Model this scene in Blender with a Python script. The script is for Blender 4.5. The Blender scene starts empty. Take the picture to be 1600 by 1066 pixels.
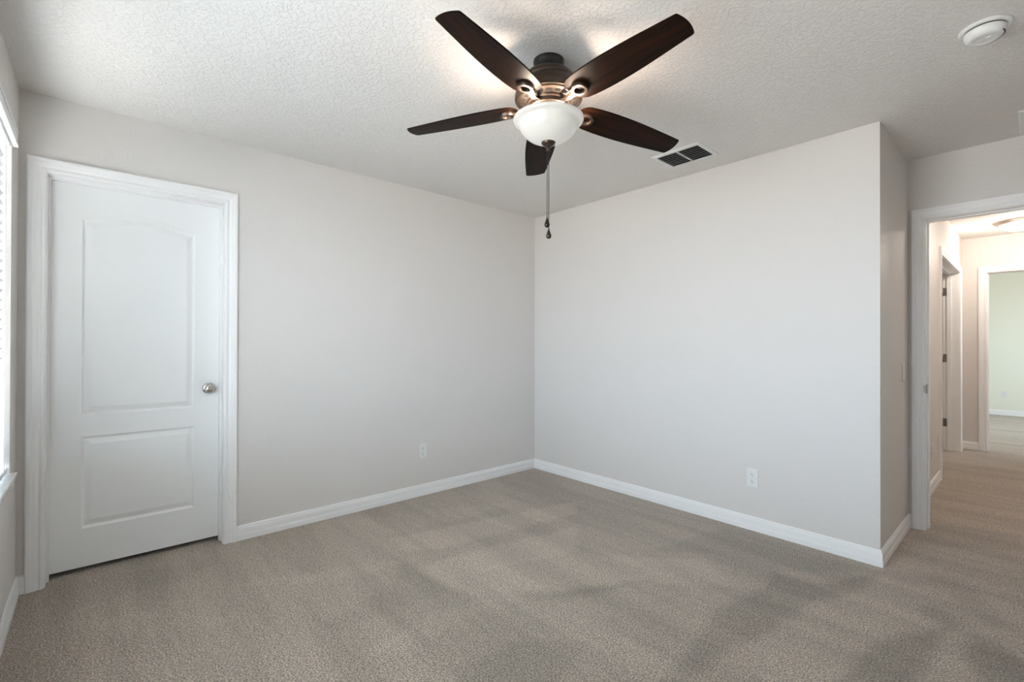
import bpy, bmesh, math, random
from mathutils import Vector, Matrix
random.seed(7)
S = bpy.context.scene
COL = S.collection

# ------------------------------------------------------------------ camera
F_PX = 729.645
YAW, PITCH, ROLL = 0.842744, 0.00448, 0.00234
CAM = Vector((3.2656, -3.2076, 1.2166))
fwd = Vector((-math.sin(YAW)*math.cos(PITCH), math.cos(YAW)*math.cos(PITCH), math.sin(PITCH)))
r0 = Vector((math.cos(YAW), math.sin(YAW), 0)); u0 = r0.cross(fwd)
rt = math.cos(ROLL)*r0 + math.sin(ROLL)*u0
up = -math.sin(ROLL)*r0 + math.cos(ROLL)*u0
cam_d = bpy.data.cameras.new('camera')
cam_d.sensor_fit = 'HORIZONTAL'; cam_d.sensor_width = 36.0
cam_d.lens = F_PX*36.0/1600.0
cam_d.clip_start = 0.02; cam_d.clip_end = 100
cam = bpy.data.objects.new('camera', cam_d); COL.objects.link(cam)
cam.matrix_world = Matrix(((rt.x, up.x, -fwd.x, CAM.x), (rt.y, up.y, -fwd.y, CAM.y), (rt.z, up.z, -fwd.z, CAM.z), (0, 0, 0, 1)))
S.camera = cam

# ------------------------------------------------------------------ exposure / world / daylight
S.view_settings.view_transform = 'Standard'
S.view_settings.look = 'None'
S.view_settings.gamma = 1.0
S.view_settings.use_curve_mapping = False
S.view_settings.exposure = 1.30
WORLD_STRENGTH = 9.6
FAN_BULB_W = 7.8
HALL_BULB_W = 8.0
w = bpy.data.worlds.new('world'); S.world = w; w.use_nodes = True
wn = w.node_tree.nodes; wl = w.node_tree.links
bg = wn['Background']
tc = wn.new('ShaderNodeTexCoord'); sx = wn.new('ShaderNodeSeparateXYZ'); cr = wn.new('ShaderNodeValToRGB')
wl.new(tc.outputs['Generated'], sx.inputs[0])
mr = wn.new('ShaderNodeMapRange'); mr.inputs[1].default_value = -1; mr.inputs[2].default_value = 1
wl.new(sx.outputs['Z'], mr.inputs[0]); wl.new(mr.outputs[0], cr.inputs[0])
cr.color_ramp.elements[0].position = 0.44; cr.color_ramp.elements[0].color = (0.68, 0.68, 0.65, 1)   # ground and houses across the street
cr.color_ramp.elements[1].position = 0.52; cr.color_ramp.elements[1].color = (0.69, 0.85, 1.0, 1)    # hazy bright sky
wl.new(cr.outputs[0], bg.inputs[0]); bg.inputs[1].default_value = WORLD_STRENGTH

def portal(loc, rot, sxx, syy):
    d = bpy.data.lights.new('sky_portal', 'AREA'); d.shape = 'RECTANGLE'; d.size = sxx; d.size_y = syy
    d.cycles.is_portal = True
    o = bpy.data.objects.new('sky_portal', d); o.location = loc; o.rotation_euler = rot; COL.objects.link(o)
# area lights point along -Z local; the portals only guide sky sampling through the openings
portal((0.69, -3.66, 1.38), (math.radians(90), 0, 0), 0.95, 1.55)
portal((2.05, -3.66, 1.38), (math.radians(90), 0, 0), 1.48, 1.55)
portal((5.11, 6.4, 1.5), (0, math.radians(90), 0), 1.4, 1.0)

# ------------------------------------------------------------------ materials
def mat(name, color=(0.8, 0.8, 0.8), rough=0.5, metal=0.0, spec=0.5):
    m = bpy.data.materials.new(name); m.use_nodes = True
    b = m.node_tree.nodes['Principled BSDF']
    b.inputs['Base Color'].default_value = (*color, 1); b.inputs['Roughness'].default_value = rough
    b.inputs['Metallic'].default_value = metal; b.inputs['Specular IOR Level'].default_value = spec
    return m, m.node_tree.nodes, m.node_tree.links, b

def texco(n, l, scale=(1, 1, 1), rot=(0, 0, 0), src='Object'):
    t = n.new('ShaderNodeTexCoord'); mp = n.new('ShaderNodeMapping')
    mp.inputs['Scale'].default_value = scale; mp.inputs['Rotation'].default_value = rot
    l.new(t.outputs[src], mp.inputs[0]); return mp

def noise(n, l, vec, scale, detail=3, rough=0.5, dist=0.0):
    t = n.new('ShaderNodeTexNoise'); t.inputs['Scale'].default_value = scale; t.inputs['Detail'].default_value = detail
    t.inputs['Roughness'].default_value = rough; t.inputs['Distortion'].default_value = dist
    l.new(vec.outputs[0], t.inputs['Vector']); return t

def ramp(n, l, src, stops):
    r = n.new('ShaderNodeValToRGB'); e = r.color_ramp.elements
    while len(e) < len(stops): e.new(0.5)
    for k, (p_, c) in enumerate(stops): e[k].position = p_; e[k].color = (*c, 1) if len(c) == 3 else c
    l.new(src, r.inputs[0]); return r

def bump(n, l, b, h, strength, dist):
    bp = n.new('ShaderNodeBump'); bp.inputs['Strength'].default_value = strength; bp.inputs['Distance'].default_value = dist
    l.new(h, bp.inputs['Height']); l.new(bp.outputs[0], b.inputs['Normal']); return bp

def wall_mat(name, color, tex_scale=55, strength=0.25, dist=0.0012, rough=0.62):
    m, n, l, b = mat(name, color, rough, spec=0.3)
    v = texco(n, l); t = noise(n, l, v, tex_scale, 3, 0.55)
    r = ramp(n, l, t.outputs['Fac'], [(0.42, (0, 0, 0)), (0.62, (1, 1, 1))])
    bump(n, l, b, r.outputs[0], strength, dist); return m

M = {}
M['wall'] = wall_mat('painted_drywall', (0.705, 0.675, 0.65), 85, 0.40, 0.0008, 0.5)
M['wall_hall'] = wall_mat('painted_drywall_hall', (0.71, 0.675, 0.65), 60, 0.3, 0.001)
M['wall_green'] = wall_mat('pale_green_drywall', (0.80, 0.80, 0.71), 60, 0.3, 0.001)
# knockdown ceiling
m, n, l, b = mat('knockdown_ceiling', (0.775, 0.75, 0.725), 0.7, spec=0.2)
v = texco(n, l); t1 = noise(n, l, v, 62, 4, 0.6, 0.3)
r1 = ramp(n, l, t1.outputs['Fac'], [(0.46, (0, 0, 0)), (0.56, (1, 1, 1))])
bump(n, l, b, r1.outputs[0], 0.75, 0.0022); M['ceiling'] = m
m, n, l, b = mat('white_trim_paint', (0.86, 0.855, 0.85), 0.4, spec=0.4)
v = texco(n, l); t = noise(n, l, v, 8, 2); rr = n.new('ShaderNodeMapRange'); rr.inputs[3].default_value = 0.36; rr.inputs[4].default_value = 0.46
l.new(t.outputs['Fac'], rr.inputs[0]); l.new(rr.outputs[0], b.inputs['Roughness']); M['trim'] = m
m, n, l, b = mat('white_door_paint', (0.865, 0.87, 0.865), 0.38)
v = texco(n, l, (60, 60, 3)); t = noise(n, l, v, 6, 4, 0.6); bump(n, l, b, t.outputs['Fac'], 0.05, 0.0006); M['door'] = m
M['plastic'] = wall_mat('white_plastic', (0.77, 0.77, 0.755), 20, 0.02, 0.0002, 0.3)
m, n, l, b = mat('dark_slot', (0.012, 0.012, 0.012), 0.8, spec=0.05)
v = texco(n, l); t = noise(n, l, v, 20, 2); r = ramp(n, l, t.outputs['Fac'], [(0.3, (0.010,)*3), (0.7, (0.015,)*3)]); l.new(r.outputs[0], b.inputs['Base Color']); M['slot'] = m
m, n, l, b = mat('satin_nickel', (0.62, 0.60, 0.57), 0.16, 1.0); v = texco(n, l); t = noise(n, l, v, 300, 2)
rr = n.new('ShaderNodeMapRange'); rr.inputs[3].default_value = 0.10; rr.inputs[4].default_value = 0.22
l.new(t.outputs['Fac'], rr.inputs[0]); l.new(rr.outputs[0], b.inputs['Roughness']); M['nickel'] = m
m, n, l, b = mat('oiled_bronze', (0.07, 0.05, 0.04), 0.34, 0.75); v = texco(n, l, (1, 1, 12)); t = noise(n, l, v, 25, 3)
r = ramp(n, l, t.outputs['Fac'], [(0.3, (0.050, 0.036, 0.028)), (0.7, (0.088, 0.064, 0.050))]); l.new(r.outputs[0], b.inputs['Base Color']); M['bronze'] = m
m, n, l, b = mat('black_bronze', (0.012, 0.011, 0.010), 0.3, 0.0, 0.4); v = texco(n, l); t = noise(n, l, v, 60, 2)
r = ramp(n, l, t.outputs['Fac'], [(0.3, (0.009, 0.008, 0.0075)), (0.7, (0.014, 0.0125, 0.011))]); l.new(r.outputs[0], b.inputs['Base Color']); M['black'] = m
m, n, l, b = mat('brushed_hinge_metal', (0.30, 0.28, 0.25), 0.4, 1.0); v = texco(n, l); t = noise(n, l, v, 200, 2)
bump(n, l, b, t.outputs['Fac'], 0.1, 0.0003); M['hinge'] = m
# walnut blade wood: object X runs along the blade
def wood(name, dark, light):
    m, n, l, b = mat(name, dark, 0.45, spec=0.08)
    v = texco(n, l, (2.2, 38, 38)); t = noise(n, l, v, 2.2, 6, 0.62, 0.6)
    v2 = texco(n, l, (1, 6, 6)); t2 = noise(n, l, v2, 3, 2)
    mx = n.new('ShaderNodeMath'); mx.operation = 'MULTIPLY_ADD'; mx.inputs[1].default_value = 0.7
    l.new(t.outputs['Fac'], mx.inputs[0])
    m2 = n.new('ShaderNodeMath'); m2.operation = 'MULTIPLY'; m2.inputs[1].default_value = 0.3
    l.new(t2.outputs['Fac'], m2.inputs[0]); l.new(m2.outputs[0], mx.inputs[2])
    r = ramp(n, l, mx.outputs[0], [(0.36, dark), (0.74, light)])
    l.new(r.outputs[0], b.inputs['Base Color']); bump(n, l, b, mx.outputs[0], 0.12, 0.0006); return m
M['blade'] = wood('dark_walnut', (0.0015, 0.001, 0.0008), (0.027, 0.0090, 0.0032))
# carpet
m, n, l, b = mat('cut_pile_carpet', (0.3, 0.27, 0.24), 0.95, spec=0.05)
v = texco(n, l)
nf = noise(n, l, v, 150, 4, 0.75, 0.2)
vo = n.new('ShaderNodeTexVoronoi'); vo.inputs['Scale'].default_value = 170; l.new(v.outputs[0], vo.inputs['Vector'])
nm = noise(n, l, v, 28, 4, 0.6)
base = ramp(n, l, nf.outputs['Fac'], [(0.38, (0.128, 0.101, 0.078)), (0.50, (0.410, 0.343, 0.280)), (0.61, (0.75, 0.645, 0.545))])
# pile leaning: broad vacuum tracks, each direction patch a lighter or darker nap
vA = texco(n, l, (0.35, 2.6, 1), (0, 0, math.radians(-24))); tA = noise(n, l, vA, 1.6, 4, 0.6, 0.2)
rA = ramp(n, l, tA.outputs['Fac'], [(0.38, (0.88,)*3), (0.49, (0.98,)*3), (0.52, (1.04,)*3), (0.64, (1.10,)*3)])
na = n.new('ShaderNodeAttribute'); na.attribute_name = 'nap'
rM = ramp(n, l, nm.outputs['Fac'], [(0.3, (0.90,)*3), (0.7, (1.09,)*3)])
def mulc(a, c):
    k = n.new('ShaderNodeMix'); k.data_type = 'RGBA'; k.blend_type = 'MULTIPLY'; k.inputs[0].default_value = 1
    l.new(a, k.inputs[6]); l.new(c, k.inputs[7]); return k.outputs[2]
c = mulc(mulc(mulc(base.outputs[0], rA.outputs[0]), na.outputs['Color']), rM.outputs[0])
l.new(c, b.inputs['Base Color'])
ad = n.new('ShaderNodeMath'); ad.operation = 'SUBTRACT'; l.new(nf.outputs['Fac'], ad.inputs[0])
ml = n.new('ShaderNodeMath'); ml.operation = 'MULTIPLY'; ml.inputs[1].default_value = 0.5; l.new(vo.outputs['Distance'], ml.inputs[0]); l.new(ml.outputs[0], ad.inputs[1])
bump(n, l, b, ad.outputs[0], 0.9, 0.006)
b.inputs['Sheen Weight'].default_value = 0.25; b.inputs['Sheen Roughness'].default_value = 0.6
M['carpet'] = m
# glass shades: frosted, lit from within
def lit_glass(name, col, strength):
    m, n, l, b = mat(name, (0.42, 0.41, 0.385), 0.25)
    b.inputs['Emission Color'].default_value = (*col, 1)
    lw = n.new('ShaderNodeLayerWeight'); lw.inputs[0].default_value = 0.35
    v = texco(n, l); t = noise(n, l, v, 9, 2); 
    mm = n.new('ShaderNodeMath'); mm.operation = 'MULTIPLY_ADD'; mm.inputs[1].default_value = 0.25*strength; mm.inputs[2].default_value = 0.87*strength
    l.new(t.outputs['Fac'], mm.inputs[0]); l.new(mm.outputs[0], b.inputs['Emission Strength']); return m
M['bowl'] = lit_glass('frosted_bowl_glass', (1.0, 0.97, 0.91), 0.125)
M['hall_glass'] = lit_glass('lit_hall_glass', (1.0, 0.95, 0.90), 1.2)
m, n, l, b = mat('window_glass', (1, 1, 1), 0.0); b.inputs['Transmission Weight'].default_value = 1.0; b.inputs['IOR'].default_value = 1.0
gt = n.new('ShaderNodeBsdfTransparent'); gg = n.new('ShaderNodeBsdfGlossy'); gg.inputs['Roughness'].default_value = 0.02
mxs = n.new('ShaderNodeMixShader'); mxs.inputs[0].default_value = 0.06
l.new(gt.outputs[0], mxs.inputs[1]); l.new(gg.outputs[0], mxs.inputs[2]); l.new(mxs.outputs[0], n['Material Output'].inputs[0]); M['glass'] = m
m, n, l, b = mat('white_blind_vinyl', (0.86, 0.87, 0.87), 0.45); v = texco(n, l, (3, 60, 60)); t = noise(n, l, v, 4, 2)
bump(n, l, b, t.outputs['Fac'], 0.05, 0.0004)
M['blind'] = m
m, n, l, b = mat('cultured_marble_sill', (0.80, 0.80, 0.78), 0.12); v = texco(n, l); t = noise(n, l, v, 7, 6, 0.6, 1.5)
r = ramp(n, l, t.outputs['Fac'], [(0.40, (0.83, 0.83, 0.81)), (0.55, (0.70, 0.71, 0.71)), (0.65, (0.83, 0.83, 0.81))]); l.new(r.outputs[0], b.inputs['Base Color']); M['marble'] = m
m, n, l, b = mat('exterior_ground', (0.30, 0.32, 0.22), 0.9); v = texco(n, l); t = noise(n, l, v, 3, 4)
r = ramp(n, l, t.outputs['Fac'], [(0.3, (0.22, 0.26, 0.14)), (0.7, (0.40, 0.40, 0.30))]); l.new(r.outputs[0], b.inputs['Base Color'])

# ------------------------------------------------------------------ mesh helpers
class MB:
    def __init__(s): s.v = []; s.f = []; s.sm = []
    def add(s, vs, fs, smooth=False):
        o = len(s.v); s.v += [tuple(x) for x in vs]; s.f += [tuple(i+o for i in q) for q in fs]; s.sm += [smooth]*len(fs); return s
    def box(s, a, b_, bev=0.0):
        x0, y0, z0 = a; x1, y1, z1 = b_
        if bev <= 0:
            return s.add([(x0,y0,z0),(x1,y0,z0),(x1,y1,z0),(x0,y1,z0),(x0,y0,z1),(x1,y0,z1),(x1,y1,z1),(x0,y1,z1)],
                  [(0,3,2,1),(4,5,6,7),(0,1,5,4),(1,2,6,5),(2,3,7,6),(3,0,4,7)])
        bm = bmesh.new(); bmesh.ops.create_cube(bm, size=1)
        for vv in bm.verts: vv.co = Vector((x0+(vv.co.x+.5)*(x1-x0), y0+(vv.co.y+.5)*(y1-y0), z0+(vv.co.z+.5)*(z1-z0)))
        bmesh.ops.bevel(bm, geom=bm.edges[:], offset=bev, segments=2, affect='EDGES', profile=0.5)
        bm.verts.index_update(); s.add([vv.co[:] for vv in bm.verts], [[vv.index for vv in f.verts] for f in bm.faces]); bm.free(); return s
    def lathe(s, prof, c=(0,0,0), seg=64, axis='z', smooth=True, close=False):
        vs = []; fs = []; n_ = len(prof)
        for i in range(seg):
            a = 2*math.pi*i/seg
            for (r_, h) in prof:
                x, y = r_*math.cos(a), r_*math.sin(a)
                p_ = (x, y, h) if axis == 'z' else ((h, x, y) if axis == 'x' else (x, h, y))
                vs.append((p_[0]+c[0], p_[1]+c[1], p_[2]+c[2]))
        for i in range(seg):
            j = (i+1) % seg
            for k in range(n_-1 if not close else n_):
                k2 = (k+1) % n_
                fs.append((i*n_+k, j*n_+k, j*n_+k2, i*n_+k2))
        return s.add(vs, fs, smooth)
    def tube(s, pts, rad, seg=10, cap=True):
        pts = [Vector(p_) for p_ in pts]; vs = []; fs = []
        rads = rad if isinstance(rad, (list, tuple)) else [rad]*len(pts)
        for i, p_ in enumerate(pts):
            d = (pts[min(i+1, len(pts)-1)]-pts[max(i-1, 0)]).normalized()
            a = d.cross(Vector((0, 0, 1)));
            if a.length < 1e-4: a = d.cross(Vector((1, 0, 0)))
            a.normalize(); b_ = d.cross(a)
            for k in range(seg):
                t = 2*math.pi*k/seg; vs.append(p_+rads[i]*(math.cos(t)*a+math.sin(t)*b_))
        for i in range(len(pts)-1):
            for k in range(seg):
                k2 = (k+1) % seg; fs.append((i*seg+k, i*seg+k2, (i+1)*seg+k2, (i+1)*seg+k))
        if cap: fs.append(tuple(range(seg))); fs.append(tuple((len(pts)-1)*seg+k for k in range(seg)))
        return s.add(vs, fs, True)
    def build(s, name, material, parent=None, loc=(0,0,0), rot=(0,0,0), bevel=0, auto=False):
        me = bpy.data.meshes.new(name); me.from_pydata(s.v, [], s.f); me.update()
        bm = bmesh.new(); bm.from_mesh(me); bmesh.ops.remove_doubles(bm, verts=bm.verts, dist=1e-6)
        bmesh.ops.recalc_face_normals(bm, faces=bm.faces); bm.to_mesh(me); bm.free()
        if len(me.polygons) == len(s.f):
            for p_, q in zip(me.polygons, s.sm): p_.use_smooth = q
        elif any(s.sm):
            for p_ in me.polygons: p_.use_smooth = True
        o = bpy.data.objects.new(name, me); COL.objects.link(o)
        me.materials.append(material); o.location = loc; o.rotation_euler = rot
        if parent: o.parent = parent
        if bevel:
            bv = o.modifiers.new('bevel', 'BEVEL'); bv.width = bevel; bv.segments = 2; bv.limit_method = 'ANGLE'; bv.angle_limit = math.radians(40)
        if auto:
            es = o.modifiers.new('split', 'EDGE_SPLIT'); es.split_angle = math.radians(38)
        return o

def empty(name, loc, rz=0):
    o = bpy.data.objects.new(name, None); o.empty_display_size = 0.1; o.location = loc; o.rotation_euler = (0, 0, rz); COL.objects.link(o); return o
def tag(o, label=None, cat=None, group=None, kind=None):
    if label: o['label'] = label
    if cat: o['category'] = cat
    if group: o['group'] = group
    if kind: o['kind'] = kind
    return o
def struct(o, label=None, cat=None):
    return tag(o, label, cat, kind='structure')

H = 2.44
YW = -3.4905      # window wall plane
XC = 2.698        # convex corner
YR = 0.839        # doorway wall plane

# ------------------------------------------------------------------ shell
def wall_boxes(name, boxes, material):
    mb = MB()
    for a, b_ in boxes: mb.box(a, b_)
    me = mb.build(name, material); return me
NAP = [
    (0.11, [(0.60, -1.84), (0.82, -1.85), (0.92, -1.67), (1.08, -0.65), (0.91, -0.44), (0.68, -1.45)]),
    (0.12, [(1.05, -1.89), (1.34, -1.90), (1.39, -1.86), (1.25, -1.78), (1.48, -1.11), (1.23, -0.82), (1.05, -1.70)]),
    (0.09, [(1.25, -1.78), (1.45, -1.85), (1.70, -1.52), (1.91, -1.15), (2.26, -0.80), (2.03, -0.64), (1.42, -1.21)]),
    (0.06, [(1.50, -2.43), (1.59, -2.34), (1.59, -1.87), (1.74, -1.42), (1.58, -1.64), (1.45, -2.07)]),
    (0.05, [(0.58, -2.70), (0.88, -2.34), (0.96, -1.81), (0.79, -2.12)]),
    (0.05, [(0.15, -1.90), (0.54, -1.82), (0.63, -1.26), (0.63, -0.75), (0.34, -1.38)]),
    (-0.06, [(0.84, -1.90), (1.05, -1.90), (1.36, -1.90), (1.30, -2.42), (1.21, -2.49), (1.14, -2.12)]),
    (-0.11, [(1.56, -1.68), (1.94, -1.08), (1.83, -1.46), (1.64, -1.71)]),
    (-0.14, [(2.72, -0.06), (2.69, -0.39), (2.57, -0.65), (2.51, -1.13), (2.44, -1.37), (2.45, -1.71), (2.38, -1.78), (2.34, -1.36), (2.29, -1.10), (2.36, -0.69), (2.33, -0.51), (2.54, -0.46)]),
    (-0.07, [(1.76, -0.79), (2.04, -0.51), (2.33, -0.51), (2.71, -0.07), (2.47, -0.12), (1.89, -0.12)]),
    (-0.17, [(3.00, -0.50), (2.86, -0.73), (2.80, -0.97), (2.80, -1.31), (2.96, -1.13), (3.00, -0.75)]),
    (-0.17, [(3.07, -0.46), (3.13, -0.43), (3.27, -0.56), (3.30, -0.74), (3.15, -0.92), (3.08, -0.65)]),
    (-0.12, [(2.94, -0.30), (3.04, -0.34), (3.07, -0.48), (3.01, -0.52), (2.90, -0.39)]),
    (-0.08, [(2.71, -0.07), (2.97, 0.17), (3.08, 0.03), (3.19, -0.29), (3.13, -0.32), (2.96, -0.06), (2.79, -0.14)]),
    (-0.08, [(1.82, -2.20), (1.86, -1.90), (2.06, -1.71), (2.14, -2.00), (1.95, -2.26)]),
    (-0.05, [(0.00, -3.36), (0.17, -2.69), (0.36, -2.79), (0.34, -3.31)]),
    (0.04, [(0.47, -3.32), (0.60, -3.01), (0.96, -2.69), (0.81, -3.05)]),
    (-0.07, [(2.79, 1.00), (3.21, 1.21), (3.22, 0.86), (2.74, 0.47)]),
]
NAP_RING = (0.60, -2.98, 0.085)
import numpy as np
def make_floor():
    """carpet on a fine grid; the 'nap' attribute says where vacuuming has laid the pile the other way"""
    x0, x1, y0, y1, st_ = -0.95, 5.1, -3.66, 8.55, 0.025
    nx, ny = int(round((x1-x0)/st_)), int(round((y1-y0)/st_))
    X, Y = np.meshgrid(np.linspace(x0, x1, nx+1), np.linspace(y0, y1, ny+1)); X = X.ravel(); Y = Y.ravel()
    val = np.zeros(X.shape)
    for (v_, P_) in NAP:
        P_ = np.array(P_); sel = np.where((X > P_[:, 0].min()-.15) & (X < P_[:, 0].max()+.15) & (Y > P_[:, 1].min()-.15) & (Y < P_[:, 1].max()+.15))[0]
        if len(sel) == 0: continue
        px, py = X[sel], Y[sel]; dist = np.full(px.shape, 1e9); ins = np.zeros(px.shape, bool)
        for i in range(len(P_)):
            a, c_ = P_[i], P_[(i+1) % len(P_)]; e = c_-a
            t_ = np.clip(((px-a[0])*e[0]+(py-a[1])*e[1])/(e@e), 0, 1)
            dist = np.minimum(dist, np.hypot(px-a[0]-t_*e[0], py-a[1]-t_*e[1]))
            cr_ = ((a[1] > py) != (c_[1] > py)) & (px < e[0]*(py-a[1])/(e[1] if abs(e[1]) > 1e-9 else 1e-9)+a[0]); ins ^= cr_
        sd_ = np.where(ins, dist, -dist); val[sel] += 1.75*v_*np.clip(0.5+sd_/0.05, 0, 1)
    rr_ = np.hypot(X-NAP_RING[0], Y-NAP_RING[1]); val += 0.09*np.exp(-((rr_-NAP_RING[2]*0.6)/0.03)**2)
    me = bpy.data.meshes.new('floor'); n_ = (nx+1)*(ny+1)
    co = np.zeros((n_, 3)); co[:, 0] = X; co[:, 1] = Y
    me.vertices.add(n_); me.vertices.foreach_set('co', co.ravel())
    I = (np.arange(ny)[:, None]*(nx+1)+np.arange(nx)[None, :]).ravel(); q = np.stack([I, I+1, I+nx+2, I+nx+1], 1)
    me.loops.add(q.size); me.loops.foreach_set('vertex_index', q.ravel().astype(np.int32))
    me.polygons.add(len(q)); me.polygons.foreach_set('loop_start', np.arange(0, q.size, 4, dtype=np.int32)); me.update(calc_edges=True); me.validate()
    at = me.attributes.new('nap', 'FLOAT', 'POINT'); at.data.foreach_set('value', (1+val).astype(np.float32))
    o = bpy.data.objects.new('floor', me); COL.objects.link(o); me.materials.append(M['carpet']); return o
struct(make_floor(), 'taupe cut pile carpet with vacuum tracks, running on through the doorway', 'carpet')
struct(MB().box((-0.95, -3.66, H), (5.1, 8.55, H+0.1)).build('ceiling', M['ceiling']), 'off white ceiling with knockdown texture', 'ceiling')

WX0, WX1, WZ0, WZ1 = 0.235, 1.15, 0.61, 2.135
D1 = (-3.396, -2.624, 2.062)   # closet door rough opening y0,y1,top
struct(wall_boxes('wall_left', [((-0.115, -3.64, 0), (0, D1[0], H)), ((-0.115, D1[1], 0), (0, 0.0, H)), ((-0.115, D1[0], D1[2]), (0, D1[1], H))], M['wall']),
       'light greige wall on the left with the closet door', 'wall')
struct(wall_boxes('wall_back', [((-0.115, 0, 0), (XC, 0.115, H))], M['wall']), 'light greige back wall, brighter, with one outlet', 'wall')
struct(wall_boxes('wall_alcove', [((XC-0.115, 0.115, 0), (XC, YR, H))], M['wall']), 'narrow return wall beside the doorway with a switch', 'wall')
VX0, VX1 = 1.30, 2.80  # opening for the added window behind the camera
struct(wall_boxes('wall_window', [((0, YW-0.15, 0), (WX0, YW, H)), ((WX1, YW-0.15, 0), (VX0, YW, H)), ((VX1, YW-0.15, 0), (3.82, YW, H)), ((WX0, YW-0.15, 0), (WX1, YW, WZ0)), ((WX0, YW-0.15, WZ1), (WX1, YW, H)), ((VX0, YW-0.15, 0), (VX1, YW, WZ0)), ((VX0, YW-0.15, WZ1), (VX1, YW, H))], M['wall']),
       'light greige wall on the far left edge with the window', 'wall')
struct(wall_boxes('wall_right', [((3.72, YW, 0), (3.82, YR, H))], M['wall']))
EX0, EX1, EZ = 2.783, 3.545, 2.036
struct(wall_boxes('wall_entry', [((2.55, YR, 0), (EX0, YR+0.115, H)), ((EX1, YR, 0), (3.95, YR+0.115, H)), ((EX0, YR, EZ), (EX1, YR+0.115, H))], M['wall']),
       'greige wall around the bedroom doorway', 'wall')
HX = 2.69; HY0, HY1, HZ = 2.495, 4.105, 2.03
HW = 4.35
struct(wall_boxes('wall_hall', [((HX-0.14, YR+0.115, 0), (HX, HY0, H)), ((HX-0.14, HY1, 0), (HX, HW, H)), ((HX-0.14, HY0, HZ), (HX, HY1, H))], M['wall_hall']),
       'pale hall wall on the left of the hallway', 'wall')
struct(wall_boxes('wall_hall_right', [((3.85, YR+0.115, 0), (3.95, HW, H))], M['wall_hall']))
FX0, FX1, FZ = 2.893, 3.655, 2.03
struct(wall_boxes('wall_hall_end', [((2.55, HW, 0), (FX0, HW+0.1, H)), ((FX1, HW, 0), (3.95, HW+0.1, H)), ((FX0, HW, FZ), (FX1, HW+0.1, H))], M['wall_hall']),
       'pale wall at the far end of the hallway', 'wall')
FY = 8.4
struct(wall_boxes('wall_far_room', [((2.2, FY, 0), (5.1, FY+0.1, H))], M['wall_green']), 'pale green wall of the room seen through the far doorway', 'wall')
struct(wall_boxes('wall_far_room_left', [((2.1, HW+0.1, 0), (2.2, FY+0.1, H)), ((2.2, HW, 0), (2.55, HW+0.1, H))], M['wall_green']))
struct(wall_boxes('wall_far_room_right', [((5.0, HW+0.1, 0), (5.1, 5.9, H)), ((5.0, 6.9, 0), (5.1, FY, H)), ((5.0, 5.9, 0), (5.1, 6.9, 0.8)), ((5.0, 5.9, 2.2), (5.1, 6.9, H)), ((3.95, HW, 0), (5.1, HW+0.1, H))], M['wall_green']))
struct(wall_boxes('wall_linen_room', [((1.3, 1.9, 0), (1.4, 4.9, H)), ((1.4, 1.9, 0), (2.55, 2.0, H)), ((1.4, 4.8, 0), (2.1, 4.9, H))], M['wall_hall']))
struct(wall_boxes('wall_closet', [((-0.95, -3.66, 0), (-0.85, -2.2, H)), ((-0.85, -3.66, 0), (-0.115, -3.56, H)), ((-0.85, -2.3, 0), (-0.115, -2.2, H))], M['wall']))

# ------------------------------------------------------------------ profiles and sweeps
BASE_PROF = [(0, 0.089), (0.004, 0.089), (0.0075, 0.083), (0.0085, 0.074), (0.0105, 0.071), (0.0115, 0.064), (0.0115, 0.036), (0.0135, 0.033), (0.0145, 0.028), (0.0145, 0.0), (0, 0.0)]
def baseboard(name, path, side=1, parent=None, label=None):
    """path of floor points; boards stand to the left (side=1) of the walking direction"""
    P_ = [Vector((x, y)) for x, y in path]; vs = []; fs = []
    for i, p_ in enumerate(P_):
        ns = []
        if i > 0: d = (P_[i]-P_[i-1]).normalized(); ns.append(Vector((-d.y, d.x))*side)
        if i < len(P_)-1: d = (P_[i+1]-P_[i]).normalized(); ns.append(Vector((-d.y, d.x))*side)
        if len(ns) == 2: m_ = (ns[0]+ns[1]); m_ = m_/m_.dot(ns[0])
        else: m_ = ns[0]
        for (o_, z) in BASE_PROF: vs.append((p_.x+m_.x*o_, p_.y+m_.y*o_, z))
    n_ = len(BASE_PROF)
    for i in range(len(P_)-1):
        for k in range(n_):
            k2 = (k+1) % n_; fs.append((i*n_+k, i*n_+k2, (i+1)*n_+k2, (i+1)*n_+k))
    fs.append(tuple(range(n_))); fs.append(tuple((len(P_)-1)*n_+k for k in range(n_)))
    o = MB().add(vs, fs).build(name, M['trim']); return struct(o, label, 'baseboard' if label else None)

# colonial casing: (distance from opening edge outward, thickness)
CAS = [(0, 0), (0, 0.009), (0.004, 0.012), (0.012, 0.0125), (0.017, 0.0095), (0.022, 0.0095), (0.030, 0.0135), (0.036, 0.0145), (0.042, 0.0155), (0.046, 0.0185), (0.058, 0.019), (0.0635, 0.016), (0.0635, 0)]
def casing(parent, u0, u1, top, to_world, W=0.0635, name='door_casing'):
    sc_ = W/0.0635; vs = []; fs = []; n_ = len(CAS)
    for (w_, t_) in CAS:
        w_ *= sc_
        for q in ((u0-w_, 0.0), (u0-w_, top+w_), (u1+w_, top+w_), (u1+w_, 0.0)): vs.append(to_world(q[0], t_, q[1]))
    for k in range(n_):
        k2 = (k+1) % n_
        for j in range(3): fs.append((k*4+j, k2*4+j, k2*4+j+1, k*4+j+1))
    fs.append(tuple(k*4 for k in range(n_))); fs.append(tuple(k*4+3 for k in range(n_)))
    return MB().add(vs, fs).build(name, M['trim'], parent)

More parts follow.
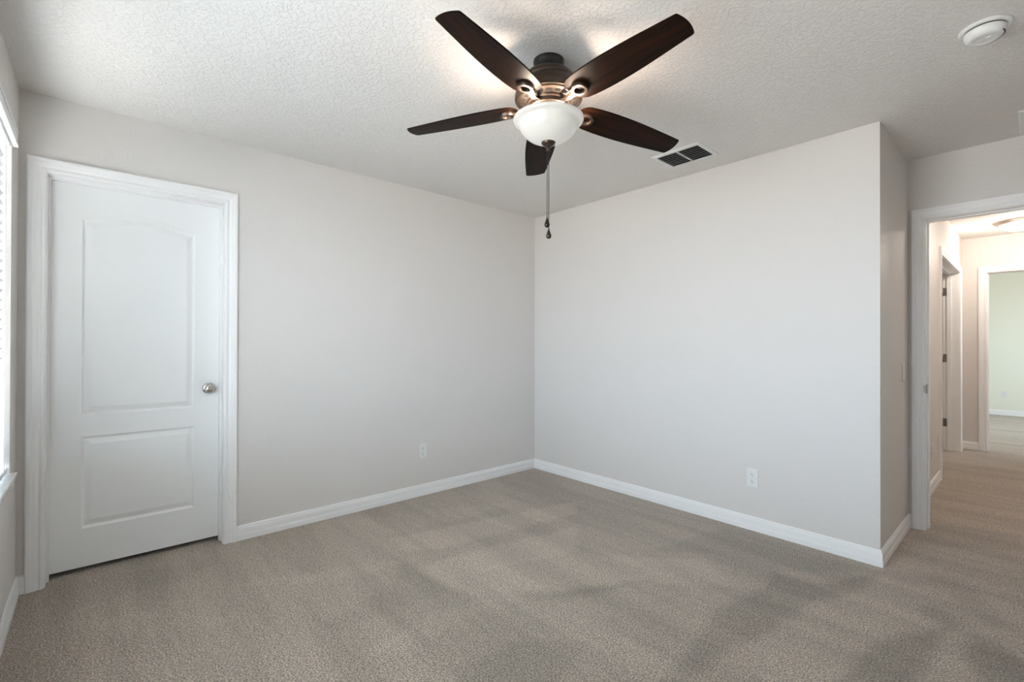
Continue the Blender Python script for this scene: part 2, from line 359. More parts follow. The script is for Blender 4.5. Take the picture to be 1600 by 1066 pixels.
def jamb(parent, u0, u1, top, depth, to_world, th=0.019, stop=(0.06, 0.095), name='door_jamb'):
    """lining of an opening whose finished faces are u0,u1,top; to_world(u, t(out of the wall, negative inside), z)"""
    mb = MB()
    def bx(ua, ub, ta, tb, za, zb):
        c = [to_world(u, t, z) for u in (ua, ub) for t in (ta, tb) for z in (za, zb)]
        mb.add(c, [(0,1,3,2), (4,6,7,5), (0,4,5,1), (2,3,7,6), (0,2,6,4), (1,5,7,3)])
    bx(u0-th, u0, -depth, 0.0, 0, top); bx(u1, u1+th, -depth, 0.0, 0, top); bx(u0-th, u1+th, -depth, 0.0, top, top+th)
    o = mb.build(name, M['trim'], parent)
    if stop:
        mb = MB()
        bx(u0, u0+0.010, -stop[1], -stop[0], 0, top); bx(u1-0.010, u1, -stop[1], -stop[0], 0, top); bx(u0+0.010, u1-0.010, -stop[1], -stop[0], top-0.010, top)
        mb.build('door_stop', M['trim'], parent)
    return o

# ------------------------------------------------------------------ closet door (door_1)
d1 = struct(empty('door_1', (0, -3.01, 0)), 'white two panel closet door with arched upper panel, closed', 'door')
def tw1(u, t, z): return (t, u+3.01, z)      # local to the empty: u is world y
DY0, DY1 = -3.396+0.008, -2.624-0.008
casing(d1, -3.396+0.002, -2.624-0.002, 2.060, tw1, 0.0665)
jamb(d1, -3.390, -2.630, 2.056, 0.115, tw1, th=0.006, stop=(0.062, 0.094))
def panel_door(u0, u1, z0, z1, face, back):
    """slab with two moulded panels; returns MB in (x=thickness, y=u, z)"""
    mb = MB()
    NU = 40
    pu0, pu1 = -3.2628, -2.7630
    panels = [(0.826, 1.867, 0.050), (0.228, 0.714, 0.0)]
    def arch(u, h):
        t = (u-pu0)/(pu1-pu0); t = max(0, min(1, t))
        s_ = 0.5-0.5*math.cos(2*math.pi*t); return h*(s_**0.85 if s_ > 0 else 0)
    def F(u, z, d=0.0): return (face-d, u, z)
    us = [pu0+(pu1-pu0)*i/NU for i in range(NU+1)]
    # stiles
    mb.add([F(u0, z0), F(pu0, z0), F(pu0, z1), F(u0, z1)], [(0,1,2,3)]); mb.add([F(pu1, z0), F(u1, z0), F(u1, z1), F(pu1, z1)], [(0,1,2,3)])
    # rails
    mb.add([F(pu0, z0), F(pu1, z0), F(pu1, panels[1][0]), F(pu0, panels[1][0])], [(0,1,2,3)])
    mb.add([F(pu0, panels[1][1]), F(pu1, panels[1][1]), F(pu1, panels[0][0]), F(pu0, panels[0][0])], [(0,1,2,3)])
    for i in range(NU):
        a, c = us[i], us[i+1]
        mb.add([F(a, panels[0][1]+arch(a, .05)), F(c, panels[0][1]+arch(c, .05)), F(c, z1), F(a, z1)], [(0,1,2,3)])
    prof = [(0, 0), (0.003, 0.003), (0.007, 0.0085), (0.011, 0.0115), (0.015, 0.0115), (0.020, 0.0098), (0.040, 0.0020), (0.043, 0.0014)]
    for (za, zb, h) in panels:
        loops = []
        for (ins, dp) in prof:
            a, c = pu0+ins, pu1-ins; L = []
            for i in range(NU+1): L.append(F(a+(c-a)*i/NU, za+ins, dp))
            top = [F(a+(c-a)*i/NU, zb-ins+arch(pu0+(pu1-pu0)*i/NU, h), dp) for i in range(NU+1)]
            L += top[::-1]; loops.append(L)
        n_ = len(loops[0]); vs = [p_ for L in loops for p_ in L]; fs = []
        for k in range(len(loops)-1):
            for i in range(n_): j = (i+1) % n_; fs.append((k*n_+i, k*n_+j, (k+1)*n_+j, (k+1)*n_+i))
        k = len(loops)-1
        for i in range(NU): fs.append((k*n_+i, k*n_+i+1, k*n_+n_-2-i, k*n_+n_-1-i))
        mb.add(vs, fs)
    # sides and back
    mb.add([(face, u0, z0), (face, u1, z0), (face, u1, z1), (face, u0, z1), (back, u0, z0), (back, u1, z0), (back, u1, z1), (back, u0, z1)],
           [(4,7,6,5), (0,4,5,1), (3,2,6,7), (0,3,7,4), (1,5,6,2)])
    return mb
mb = panel_door(-3.387, -2.633, 0.026, 2.052, -0.095, -0.113)
mb.v = [(x, y+3.01, z) for x, y, z in mb.v]
leaf = mb.build('door_leaf', M['door'], d1)
kb = MB().lathe([(0.0, -0.095+0.066), (0.012, -0.095+0.0655), (0.022, -0.095+0.062), (0.0268, -0.095+0.054), (0.0275, -0.095+0.046), (0.024, -0.095+0.037), (0.016, -0.095+0.030), (0.0115, -0.095+0.026), (0.0115, -0.095+0.012)], (0, 0, 0), 48, 'x')
knob = kb.build('door_knob', M['nickel'], d1, loc=(0, -2.694+3.01, 0.938)); tag(knob, 'polished nickel round door knob')
rs = MB().lathe([(0.0, -0.0945), (0.0325, -0.0945), (0.0325, -0.091), (0.030, -0.086), (0.020, -0.083), (0.0, -0.082)], (0,0,0), 48, 'x')
rs.build('rosette', M['nickel'], knob)

# ------------------------------------------------------------------ bedroom doorway (door_2)
d2 = struct(empty('door_2', ((EX0+EX1)/2, YR, 0)), 'cased bedroom doorway standing open to the hallway', 'doorway')
cx2 = (EX0+EX1)/2
def tw2(u, t, z): return (u-cx2, -t, z)
casing(d2, EX0+0.002, EX1-0.002, EZ-0.002, tw2, 0.068)
jamb(d2, EX0+0.006, EX1-0.006, EZ-0.006, 0.115, tw2, th=0.006, stop=(0.05, 0.085))
def tw2b(u, t, z): return (u-cx2, 0.115+t, z)
casing(d2, EX0+0.002, EX1-0.002, EZ-0.002, tw2b, 0.068)
st = MB().box((EX0+0.0055-cx2, 0.002, 0.893), (EX0+0.0075-cx2, 0.040, 0.953)).box((EX0-0.006-cx2, -0.0135, 0.900), (EX0+0.0075-cx2, -0.011, 0.946), 0.0008).box((EX0+0.0060-cx2, -0.0135, 0.900), (EX0+0.0075-cx2, 0.004, 0.946))
tag(st.build('strike_plate', M['hinge'], d2), 'dark metal strike plate')

# hallway side opening (door_3) in the hall's left wall, swung away, hinges on the far jamb
d3 = struct(empty('door_3', (HX, (HY0+HY1)/2, 0)), 'white cased opening in the left hall wall with three hinges on its jamb', 'doorway')
cy3 = (HY0+HY1)/2
def tw3(u, t, z): return (t, u-cy3, z)
casing(d3, HY0+0.002, HY1-0.002, HZ-0.002, tw3, 0.066)
jamb(d3, HY0+0.006, HY1-0.006, HZ-0.006, 0.14, tw3, th=0.006, stop=(0.07, 0.105))
for zc in (1.818, 1.056, 0.316):
    hg = MB().box((-0.139, HY1-0.0085-cy3, zc-0.045), (-0.106, HY1-0.006-cy3, zc+0.045))
    hg.tube([(-0.143, HY1-0.014-cy3, zc-0.045), (-0.143, HY1-0.014-cy3, zc+0.045)], 0.0065, 12)
    tag(hg.build('hinge', M['hinge'], d3), 'dark metal hinge')

# far doorway (door_4)
d4 = struct(empty('door_4', ((FX0+FX1)/2, HW, 0)), 'white cased doorway at the end of the hallway', 'doorway')
cx4 = (FX0+FX1)/2
def tw4(u, t, z): return (u-cx4, -t, z)
casing(d4, FX0+0.002, FX1-0.002, FZ-0.002, tw4, 0.068)
jamb(d4, FX0+0.006, FX1-0.006, FZ-0.006, 0.10, tw4, th=0.006, stop=(0.04, 0.075))

# ------------------------------------------------------------------ baseboards
baseboard('baseboard_left', [(0, -2.5585), (0, 0), (XC, 0), (XC, YR), (EX0-0.066, YR)], -1, label='white moulded baseboard along the left and back walls and the return')
baseboard('baseboard_window', [(3.72, YW), (0, YW), (0, -3.4605)], -1, label='white baseboard under the window at the left edge')
baseboard('baseboard_right', [(EX1+0.068, YR), (3.72, YR), (3.72, YW+0.015)], -1)
baseboard('baseboard_hall', [(EX0-0.066, YR+0.115), (HX, YR+0.115), (HX, HY0-0.064)], -1, label='white baseboard along the left hall wall')
baseboard('baseboard_hall_end', [(HX, HY1+0.064), (HX, HW), (FX0-0.066, HW)], -1, label='short white baseboard beside the far doorway')
baseboard('baseboard_hall_right', [(FX1+0.066, HW), (3.85, HW), (3.85, YR+0.115)], -1)
baseboard('baseboard_far_room', [(2.2, HW+0.1), (2.2, FY), (5.0, FY), (5.0, HW+0.1)], -1, label='white baseboard in the far room')

# ------------------------------------------------------------------ bedroom windows
def bedroom_window(name, x0, x1, tilt_deg, wlabel, blabel):
    wn_ = struct(empty(name, ((x0+x1)/2, YW, WZ0)), wlabel, 'window' if wlabel else None)
    wcx = (x0+x1)/2
    def wb(mb, a0, a1, y0, y1, z0, z1): return mb.box((a0-wcx, y0-YW, z0-WZ0), (a1-wcx, y1-YW, z1-WZ0))
    fr = MB(); YF0, YF1 = YW-0.145, YW-0.10
    wb(fr, x0, x0+0.04, YF0, YF1, WZ0, WZ1); wb(fr, x1-0.04, x1, YF0, YF1, WZ0, WZ1)
    wb(fr, x0+0.04, x1-0.04, YF0, YF1, WZ0, WZ0+0.04); wb(fr, x0+0.04, x1-0.04, YF0, YF1, WZ1-0.04, WZ1)
    wb(fr, x0+0.04, x1-0.04, YF0+0.005, YF1-0.005, 1.36, 1.40)
    fr.build('window_frame', M['trim'], wn_)
    wb(MB(), x0+0.04, x1-0.04, YF0+0.018, YF0+0.022, WZ0+0.04, WZ1-0.04).build('window_pane', M['glass'], wn_)
    sl = MB().box((x0-0.035-wcx, -0.099, -0.002), (x1+0.035-wcx, 0.022, 0.020), 0.004).build('window_sill', M['marble'], wn_)
    tag(sl, 'glossy white marble window sill')
    zb = WZ0+0.02
    bl = tag(empty('window_blind', (wcx, YW, zb)), blabel, 'window blind', 'slat blinds on the bedroom windows')
    a0, a1, vz = x0+0.008-wcx, x1-0.008-wcx, 2.150
    v_ = MB().box((x0-0.006-wcx, 0.004, 2.088-zb), (x1+0.006-wcx, 0.016, vz-zb+0.008), 0.002)
    v_.box((x0-0.006-wcx, 0.015, 2.088-zb), (x1+0.006-wcx, 0.021, 2.100-zb), 0.002).box((x0-0.006-wcx, 0.015, vz-zb-0.004), (x1+0.006-wcx, 0.021, vz-zb+0.008), 0.002)
    v_.build('valance', M['blind'], bl)
    MB().box((a0, -0.058, 2.085-zb), (a1, -0.004, 2.128-zb), 0.002).build('headrail', M['blind'], bl)
    zs = 2.06; tilt = math.radians(tilt_deg); me_s = None
    while zs > WZ0+0.075:
        if me_s is None:
            hw = 0.025
            pts = [(a*hw*math.cos(tilt)-0.031-dz*math.sin(tilt), a*hw*math.sin(tilt)+dz) for (a, dz) in ((-1, 0), (-0.5, .002), (0, .0026), (0.5, .002), (1, 0))]
            vs = []
            for x in (a0, a1):
                for (y, z) in pts: vs.append((x, y, z))
                for (y, z) in pts[::-1]: vs.append((x, y, z-0.0028))
            n_ = 10; fs = [tuple((i, (i+1) % n_, n_+(i+1) % n_, n_+i)) for i in range(n_)] + [tuple(range(n_)), tuple(range(n_, 2*n_))]
            o = MB().add(vs, fs).build('slat', M['blind'], bl, loc=(0, 0, zs-zb)); me_s = o.data
        else:
            o = bpy.data.objects.new('slat', me_s); COL.objects.link(o); o.parent = bl; o.location = (0, 0, zs-zb)
        zs -= 0.0425
    MB().box((a0, -0.056, 0.014), (a1, -0.006, 0.032), 0.003).build('bottom_rail', M['blind'], bl)
    for xx in (a0+0.12, a1-0.12):
        MB().tube([(xx, -0.004, 0.03), (xx, -0.004, 2.085-zb)], 0.0012, 6).tube([(xx, -0.058, 0.03), (xx, -0.058, 2.085-zb)], 0.0012, 6).build('ladder_cord', M['blind'], bl)
bedroom_window('window_1', WX0, WX1, 74, 'bright white framed window at the left edge with horizontal blinds', 'white horizontal slat blind lowered over the window at the left edge')
bedroom_window('added_window', VX0, VX1, 6, None, 'white horizontal slat blind lowered over the added window, unseen behind the camera')  # window added out of view to bring more daylight onto the back wall

# far room window (off frame, it lights that room)
wn2 = struct(empty('window_3', (5.05, 6.4, 0.8)))
f2 = MB().box((-0.03, -0.5, 0), (0.03, -0.46, 1.4)).box((-0.03, 0.46, 0), (0.03, 0.5, 1.4)).box((-0.03, -0.46, 0), (0.03, 0.46, 0.04)).box((-0.03, -0.46, 1.36), (0.03, 0.46, 1.4)).box((-0.025, -0.46, 0.68), (0.025, 0.46, 0.72))
f2.build('window_frame', M['trim'], wn2)
MB().box((-0.003, -0.46, 0.04), (0.003, 0.46, 1.36)).build('window_pane', M['glass'], wn2)

# ------------------------------------------------------------------ outlets, switch, plates
def plate_frame(name, loc, rz, label, cat, kind, group=None):
    """local: x across, z up, y negative = out of the wall"""
    t = tag(empty(name, loc, rz), label, cat, group)
    MB().box((-0.036, -0.006, -0.059), (0.036, 0.0, 0.059), 0.0028).build('cover_plate', M['plastic'], t)
    if kind == 'duplex':
        for zc in (0.0225, -0.0225):
            r_ = MB(); vs = []; N = 24
            for i in range(N):
                a = 2*math.pi*i/N; x = 0.0165*math.cos(a); z = max(-0.0142, min(0.0142, 0.0172*math.sin(a))); vs.append((x, z))
            r_.add([(x, -0.0058, z+zc) for x, z in vs]+[(x, -0.0078, z+zc) for x, z in vs], [tuple((i, (i+1) % N, N+(i+1) % N, N+i)) for i in range(N)]+[tuple(range(N, 2*N))])
            rc = r_.build('receptacle', M['plastic'], t)
            s_ = MB().box((-0.0075, -0.0082, zc-0.001), (-0.0052, -0.0074, zc+0.0075)).box((0.0052, -0.0082, zc-0.000), (0.0073, -0.0074, zc+0.0065)).lathe([(0.0, -0.0082), (0.0026, -0.0082), (0.0026, -0.0074)], (0, 0, zc-0.0075), 16, 'y')
            s_.build('slot', M['slot'], rc)
        MB().lathe([(0.0, -0.0068), (0.002, -0.0066), (0.0028, -0.0058)], (0, 0, 0), 16, 'y').build('screw', M['nickel'], t)
    elif kind == 'rocker':
        MB().box((-0.0165, -0.0085, -0.033), (0.0165, -0.005, 0.033), 0.0015).build('rocker', M['plastic'], t)
    elif kind == 'jack':
        MB().box((-0.009, -0.0075, -0.009), (0.009, -0.005, 0.009), 0.001).build('jack', M['plastic'], t)
    return t
G = 'white wall outlets'
plate_frame('wall_outlet', (0.0, -1.252, 0.353), math.radians(90), 'white duplex outlet low on the left wall, between the closet door and the corner', 'outlet', 'duplex', G)
plate_frame('wall_outlet', (2.033, 0.0, 0.340), 0, 'white duplex outlet low on the bright back wall', 'outlet', 'duplex', G)
plate_frame('light_switch', (XC, 0.655, 1.041), math.radians(90), 'white rocker light switch on the narrow return wall beside the doorway', 'light switch', 'rocker')
plate_frame('wall_outlet', (HX, 1.975, 0.335), math.radians(90), 'white outlet low on the left hall wall, the one nearer the bedroom doorway', 'outlet', 'duplex', G)
plate_frame('cable_plate', (HX, 2.35, 0.352), math.radians(90), 'white cable plate on the hall wall, right beside the side opening casing', 'wall plate', 'jack')
plate_frame('wall_outlet', (2.905, FY, 0.362), 0, 'white outlet on the pale green wall of the far room', 'outlet', 'duplex', G)

# ------------------------------------------------------------------ ceiling vents
def register(loc, sxx, syy, label, nsec, nslat, along='x'):
    t = tag(empty('ceiling_vent', loc), label, 'air vent', 'ceiling vents')
    hx, hy = sxx/2, syy/2; bw = 0.023; fr_ = MB()
    def ring(a0, b0, z0_, a1, b1, z1_):
        o = [(-a0, -b0, z0_), (a0, -b0, z0_), (a0, b0, z0_), (-a0, b0, z0_)]; i_ = [(-a1, -b1, z1_), (a1, -b1, z1_), (a1, b1, z1_), (-a1, b1, z1_)]
        fr_.add(o+i_, [(k, (k+1) % 4, 4+(k+1) % 4, 4+k) for k in range(4)])
    ring(hx, hy, 0.0, hx, hy, -0.003); ring(hx, hy, -0.003, hx-0.008, hy-0.008, -0.008); ring(hx-0.008, hy-0.008, -0.008, hx-bw, hy-bw, -0.009); ring(hx-bw, hy-bw, -0.009, hx-bw, hy-bw, -0.001)
    for s_ in range(1, nsec):
        x = -hx+bw+(2*hx-2*bw)*s_/nsec; fr_.box((x-0.004, -hy+bw, -0.0095), (x+0.004, hy-bw, -0.001))
    fr_.build('frame', M['plastic'], t)
    MB().box((-hx+bw-0.001, -hy+bw-0.001, -0.0012), (hx-bw+0.001, hy-bw+0.001, 0.0)).build('duct_opening', M['slot'], t)
    for s_ in range(nsec):
        xa = -hx+bw+(2*hx-2*bw)*s_/nsec+0.004; xb = -hx+bw+(2*hx-2*bw)*(s_+1)/nsec-0.004
        for k in range(nslat):
            y = -hy+bw+(2*hy-2*bw)*(k+0.5)/nslat; d_ = (2*hy-2*bw)/nslat*0.47
            a = math.radians(35); dy, dz = d_*math.cos(a), d_*math.sin(a)*0.75
            mb = MB(); zc = -0.0052; c = [(-dy, -dz), (dy, dz), (dy, dz-0.001), (-dy, -dz-0.001)]
            vs = [(x, y+p_[0], zc+p_[1]) for x in (xa, xb) for p_ in c]
            mb.add(vs, [(0,1,5,4), (1,2,6,5), (2,3,7,6), (3,0,4,7), (0,3,2,1), (4,5,6,7)]).build('louver', M['vent'], t)
    return t
M['vent'] = wall_mat('vent_louver_paint', (0.62, 0.62, 0.60), 20, 0.02, 0.0002, 0.5)
register((1.748, -0.351, H), 0.326, 0.273, 'white ceiling vent with two louvered sections, beside the fan near the back wall', 2, 8)
register((3.44, 0.60, H), 0.47, 0.40, 'white ceiling vent at the right edge, near the bedroom doorway', 1, 14)

# ------------------------------------------------------------------ smoke detector
sd = tag(empty('smoke_detector', (3.136, -0.650, H)), 'round white smoke detector on the ceiling, upper right', 'smoke detector')
MB().lathe([(0.0, 0.0), (0.0755, 0.0), (0.0755, -0.006), (0.073, -0.0095), (0.060, -0.0100)], seg=64).build('base', M['plastic'], sd)
MB().lathe([(0.056, -0.0095), (0.0575, -0.0135), (0.0575, -0.0140)], seg=64).build('sensor_gap', M['slot'], sd)
MB().lathe([(0.0575, -0.0135), (0.0605, -0.0140), (0.0605, -0.024), (0.0580, -0.034), (0.050, -0.043), (0.036, -0.047), (0.034, -0.0455), (0.020, -0.0465), (0.0, -0.047)], seg=64).build('cover', M['plastic'], sd)
mbs = MB()
for k in range(10):
    a = math.radians(-20+k*9); mbs.box((0.054*math.cos(a)-0.002, 0.054*math.sin(a)-0.002, -0.0405), (0.054*math.cos(a)+0.002, 0.054*math.sin(a)+0.002, -0.036))
mbs.build('sounder_slots', M['slot'], sd)
MB().lathe([(0.0, -0.0495), (0.007, -0.049), (0.009, -0.046)], (0.012, -0.01, 0), 24).build('test_button', M['plastic'], sd)

# ------------------------------------------------------------------ hall ceiling light
def flush_light(x, y, watts, label):
    hl = tag(empty('ceiling_light', (x, y, H)), label, 'ceiling light', 'flush lights along the hallway ceiling')
    MB().lathe([(0.0, 0.0), (0.190, 0.0), (0.190, -0.006), (0.182, -0.014), (0.176, -0.016), (0.170, -0.024), (0.152, -0.034), (0.146, -0.034), (0.146, -0.02), (0.0, -0.02)], seg=72, smooth=True).build('ring', M['ring'], hl, auto=True)
    MB().lathe([(0.147, -0.030), (0.142, -0.045), (0.128, -0.062), (0.104, -0.078), (0.070, -0.090), (0.035, -0.096), (0.0, -0.098)], seg=72).build('glass_shade', M['hall_glass'], hl)
    pl = bpy.data.lights.new('hall_lamp_bulb', 'POINT'); pl.energy = watts; pl.color = (1.0, 0.89, 0.78); pl.shadow_soft_size = 0.09
    po = bpy.data.objects.new('hall_lamp_bulb', pl); po.location = (x, y, H-0.20); COL.objects.link(po)
m, n, l, b = mat('brushed_bronze_ring', (0.42, 0.34, 0.28), 0.4, 0.7); v = texco(n, l); t = noise(n, l, v, 80, 2)
bump(n, l, b, t.outputs['Fac'], 0.05, 0.0003); M['ring'] = m
flush_light(3.160, 3.615, HALL_BULB_W, 'lit round flush ceiling light with bronze ring and white glass in the hallway')
flush_light(3.27, 1.55, HALL_BULB_W*0.7, 'added lit flush ceiling light, unseen just past the bedroom doorway header, brightening the near hall')  # extra lamp added out of view to brighten the near end of the hall

# ------------------------------------------------------------------ ceiling fan
FXc, FYc = 1.8594, -1.7453
fan = tag(empty('ceiling_fan', (FXc, FYc, 0)), 'five blade dark walnut ceiling fan with bronze motor and lit white glass bowl', 'ceiling fan')
MB().lathe([(0.0, 2.44), (0.066, 2.44), (0.0665, 2.428), (0.064, 2.424), (0.0625, 2.410), (0.060, 2.380), (0.0, 2.380)], seg=64).build('canopy', M['black'], fan, auto=True)
mo = MB().lathe([(0.055, 2.384), (0.082, 2.383), (0.100, 2.376), (0.1125, 2.362), (0.1165, 2.350), (0.1155, 2.346), (0.1140, 2.343), (0.1185, 2.340), (0.131, 2.326), (0.141, 2.308), (0.146, 2.290), (0.1465, 2.274), (0.1445, 2.269), (0.1400, 2.267), (0.1395, 2.2655),
                  (0.136, 2.262), (0.122, 2.259), (0.098, 2.256), (0.096, 2.250), (0.092, 2.246), (0.05, 2.246)], seg=96)
motor = mo.build('motor_housing', M['bronze'], fan, auto=True)
vt = MB()
for k in range(20):
    a0 = 2*math.pi*k/20+0.05; a1 = a0+0.20
    vs = []
    for i in range(5):
        a = a0+(a1-a0)*i/4
        for (r_, z) in ((0.122, 2.2594), (0.106, 2.2572), (0.106, 2.2560), (0.122, 2.2582)): vs.append((r_*math.cos(a), r_*math.sin(a), z))
    fs = []
    for i in range(4):
        for j in range(4): fs.append((i*4+j, i*4+(j+1) % 4, (i+1)*4+(j+1) % 4, (i+1)*4+j))
    fs += [(0,1,2,3), (16,17,18,19)]
    vt.add(vs, fs)
vt.build('vent_slots', M['slot'], motor)
MB().lathe([(0.0, 2.250), (0.086, 2.250), (0.088, 2.244), (0.086, 2.232), (0.074, 2.226), (0.0, 2.226)], seg=64).build('rotor_hub', M['bronze'], fan, auto=True)
MB().lathe([(0.0, 2.228), (0.050, 2.228), (0.053, 2.215), (0.060, 2.206), (0.072, 2.203), (0.074, 2.197), (0.060, 2.192), (0.0, 2.192)], seg=64).build('switch_housing', M['bronze'], fan, auto=True)
# glass bowl (outer and inner skin)
outer = [(0.1475, 2.1900), (0.1515, 2.1885), (0.1520, 2.1835), (0.1495, 2.1775), (0.1440, 2.1735), (0.1370, 2.1715), (0.1315, 2.1670), (0.1275, 2.1590), (0.1230, 2.1480), (0.1140, 2.1335), (0.1010, 2.1190), (0.0840, 2.1060), (0.0630, 2.0955), (0.0400, 2.0880), (0.0150, 2.0850), (0.006, 2.0848)]
inner = [(max(0.006, r_-0.004), z+0.0035) for r_, z in outer[::-1][:-2]] + [(0.1435, 2.187)]
MB().lathe(outer+inner, seg=96, close=True).build('glass_bowl', M['bowl'], fan)
MB().lathe([(0.0, 2.0885), (0.031, 2.0895), (0.031, 2.0860), (0.028, 2.0790), (0.018, 2.0715), (0.009, 2.0680), (0.0055, 2.0660), (0.0050, 2.0620), (0.0085, 2.0590), (0.0095, 2.0550), (0.0080, 2.0510), (0.0, 2.0490)], seg=48).build('finial', M['bronze'], fan, auto=False)
MB().tube([(0, 0, 2.085), (0, 0, 2.195)], 0.005, 12).build('centre_rod', M['bronze'], fan)
for a in (20, 140, 260):
    a = math.radians(a); sx_, sy_ = 0.085*math.cos(a), 0.085*math.sin(a)
    MB().tube([(0.05*math.cos(a), 0.05*math.sin(a), 2.198), (sx_*0.85, sy_*0.85, 2.196)], 0.013, 16).build('lamp_socket', M['black'], fan)
    q = bpy.data.lights.new('fan_bulb', 'POINT'); q.energy = FAN_BULB_W/3; q.color = (1.0, 0.80, 0.64); q.shadow_soft_size = 0.028
    qo = bpy.data.objects.new('fan_bulb', q); qo.location = (FXc+0.108*math.cos(a), FYc+0.108*math.sin(a), 2.172); COL.objects.link(qo)
# pull chains
def chain(x, y, z0_, z1_, fob_col, lab):
    c = MB(); n_ = int((z0_-z1_)/0.0042)
    c.tube([(x, y, z0_), (x, y, z1_)], 0.0011, 6)
    for i in range(n_):
        z = z0_-i*0.0042; c.lathe([(0.0, z+0.0018), (0.0016, z+0.0009), (0.0019, z), (0.0016, z-0.0009), (0.0, z-0.0018)], (x, y, 0), 8)
    ch = c.build('pull_chain', M['black'], fan)
    f_ = MB().lathe([(0.0, z1_+0.004), (0.0022, z1_+0.002), (0.0030, z1_-0.004), (0.0065, z1_-0.014), (0.0108, z1_-0.026), (0.0118, z1_-0.032), (0.0105, z1_-0.038), (0.006, z1_-0.0425), (0.0, z1_-0.044)], (x, y, 0), 32)
    f_.build('chain_fob', fob_col, ch)
chain(-0.0035, -0.0035, 2.052, 1.762, M['black'], 'upper')
chain(0.0015, 0.0015, 2.052, 1.713, M['bronze'], 'lower')

# blades
TH0 = -0.0639; PIT = -0.1709; ZB = 2.2457
DR = {4: 0.011, 0: 0.0041, 1: -0.0844, 2: -0.063, 3: -0.0362}
def hw_of(r_):
    t = (r_-0.45)/0.2; return 0.0731-0.0145*t-0.0075*t*t+0.0033*t**3
def blade_outline():
    L, R_ = [], []
    r_in, r_out = 0.135, 0.66
    N = 40
    top = []
    # rounded root
    for i in range(13):
        a = math.pi/2*(i/12); r_ = r_in+0.055*(1-math.cos(a)); top.append((r_, 0.071*math.sin(a)**0.8 if i else 0.0))
    rs_ = [0.19+(0.648-0.19)*i/N for i in range(N+1)][1:]
    top += [(r_, hw_of(r_)) for r_ in rs_]
    # rounded tip corner then shallow arc
    hwt = hw_of(0.655)
    top += [(0.6525, hwt-0.0008), (0.6555, hwt-0.0032)]
    for i in range(0, 9): t = 1-i/8; top.append((0.6565+0.009*(1-t*t), (hwt-0.0055)*t))
    bot = [(r_, -y) for r_, y in top[::-1] if y > 1e-6]
    return top+bot[:]
OUT = blade_outline()
def make_blade():
    bm = bmesh.new(); th = 0.0062
    vt_ = [bm.verts.new((x, y, 0.0)) for x, y in OUT]; f = bm.faces.new(vt_)
    ex = bmesh.ops.extrude_face_region(bm, geom=[f]); vv = [e for e in ex['geom'] if isinstance(e, bmesh.types.BMVert)]
    for q in vv: q.co.z += th
    bmesh.ops.recalc_face_normals(bm, faces=bm.faces)
    ed = [e for e in bm.edges if len(e.link_faces) == 2 and abs(e.link_faces[0].normal.dot(e.link_faces[1].normal)) < 0.3 and abs(e.verts[0].co.z-e.verts[1].co.z) < 1e-5]
    bmesh.ops.bevel(bm, geom=ed, offset=0.0014, segments=2, affect='EDGES')
    me = bpy.data.meshes.new('blade'); bm.to_mesh(me); bm.free(); me.materials.append(M['blade']); return me
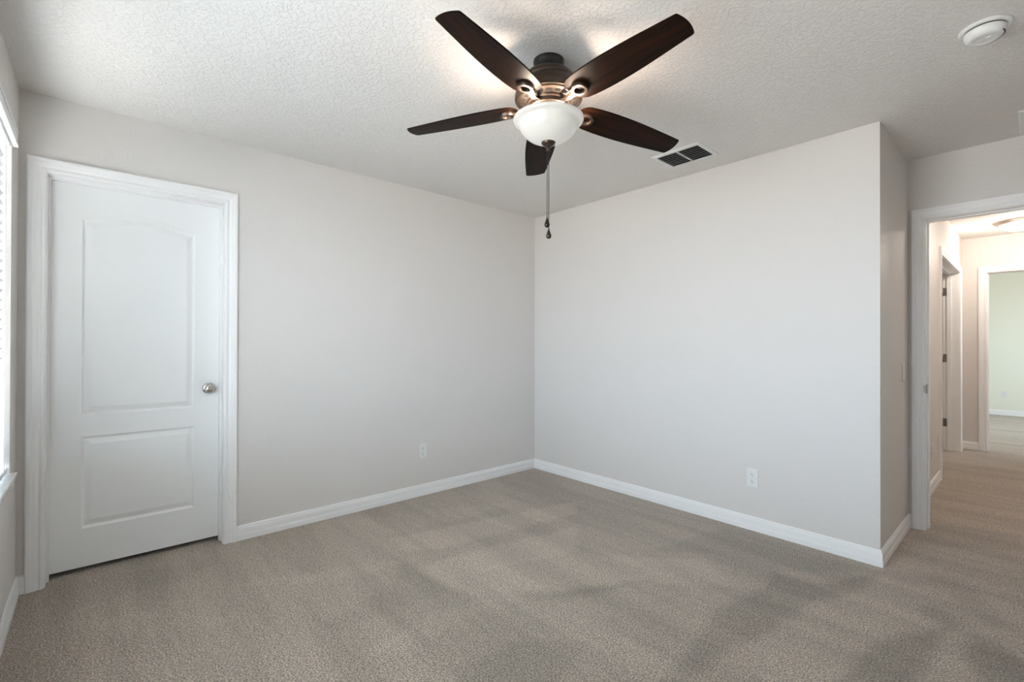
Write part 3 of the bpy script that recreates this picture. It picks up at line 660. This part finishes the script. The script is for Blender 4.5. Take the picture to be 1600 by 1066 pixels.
def make_iron():
    """bracket under the blade: arm from the hub opening into a D shaped loop; z negative is below the blade"""
    mb = MB()
    zt, zb_ = -0.0005, -0.0130
    N = 40; outer_, inner_ = [], []
    def loop(rc, a_, b_, p_):
        o = []
        for i in range(N):
            t = 2*math.pi*i/N; c_, s_ = math.cos(t), math.sin(t)
            x = rc+a_*math.copysign(abs(c_)**(2/p_), c_); y = b_*math.copysign(abs(s_)**(2/p_), s_)*(1.0 if c_ > 0 else 1-0.42*abs(c_)**1.5); o.append((x, y))
        return o
    outer_ = loop(0.184, 0.036, 0.034, 2.6); inner_ = loop(0.184, 0.021, 0.0185, 2.4)
    def band(A, za, B, zb__):
        vs = [(x, y, za) for x, y in A]+[(x, y, zb__) for x, y in B]; mb.add(vs, [(i, (i+1) % N, N+(i+1) % N, N+i) for i in range(N)], True)
    mid_o = loop(0.184, 0.0335, 0.0315, 2.6); mid_i = loop(0.184, 0.0235, 0.021, 2.4)
    band(outer_, zt, outer_, -0.008); band(outer_, -0.008, mid_o, zb_); band(mid_o, zb_, mid_i, zb_); band(mid_i, zb_, inner_, -0.008); band(inner_, -0.008, inner_, zt); band(inner_, zt, outer_, zt)
    # arm: swept rounded bar from the hub, dropping and flaring into the loop
    path = [(0.074, 0.013, -0.006, 0.010), (0.090, 0.012, -0.010, 0.010), (0.108, 0.0115, -0.015, 0.010), (0.124, 0.012, -0.016, 0.011), (0.138, 0.015, -0.0125, 0.011), (0.150, 0.021, -0.0075, 0.011), (0.157, 0.0235, -0.0068, 0.0108)]
    vs = []; K = 12
    for (x, hw_, zc, hh) in path:
        for i in range(K):
            t = 2*math.pi*i/K; vs.append((x, hw_*math.cos(t), zc+hh*0.5*math.copysign(abs(math.sin(t))**0.7, math.sin(t))))
    fs = []
    for i in range(len(path)-1):
        for k in range(K): fs.append((i*K+k, i*K+(k+1) % K, (i+1)*K+(k+1) % K, (i+1)*K+k))
    fs += [tuple(range(K)), tuple((len(path)-1)*K+k for k in range(K))]
    mb.add(vs, fs, True); return mb
me_blade = make_blade(); iron_mb = make_iron(); iron_me = None
for k in range(5):
    a = TH0+k*2*math.pi/5; dr = DR[k]
    d = Vector((math.cos(a), math.sin(a), dr/0.66)).normalized()
    t = (math.cos(PIT)*Vector((-math.sin(a), math.cos(a), 0))+Vector((0, 0, math.sin(PIT)))); t = (t-d*t.dot(d)).normalized(); nn = d.cross(t)
    mw = Matrix(((d.x, t.x, nn.x, 0), (d.y, t.y, nn.y, 0), (d.z, t.z, nn.z, ZB), (0, 0, 0, 1)))
    o = bpy.data.objects.new('blade', me_blade); COL.objects.link(o); o.parent = fan; o.matrix_local = mw
    if iron_me is None:
        io = iron_mb.build('blade_iron', M['bronze'], fan, auto=True); iron_me = io.data
    else:
        io = bpy.data.objects.new('blade_iron', iron_me); COL.objects.link(io); io.parent = fan
        es = io.modifiers.new('split', 'EDGE_SPLIT'); es.split_angle = math.radians(38)
    io.matrix_local = mw

# ------------------------------------------------------------------ Cycles light paths for a closed bright room
S.cycles.max_bounces = 10; S.cycles.diffuse_bounces = 6; S.cycles.glossy_bounces = 4; S.cycles.transmission_bounces = 8
S.cycles.transparent_max_bounces = 12; S.cycles.caustics_reflective = False; S.cycles.caustics_refractive = False
S.cycles.use_denoising = True
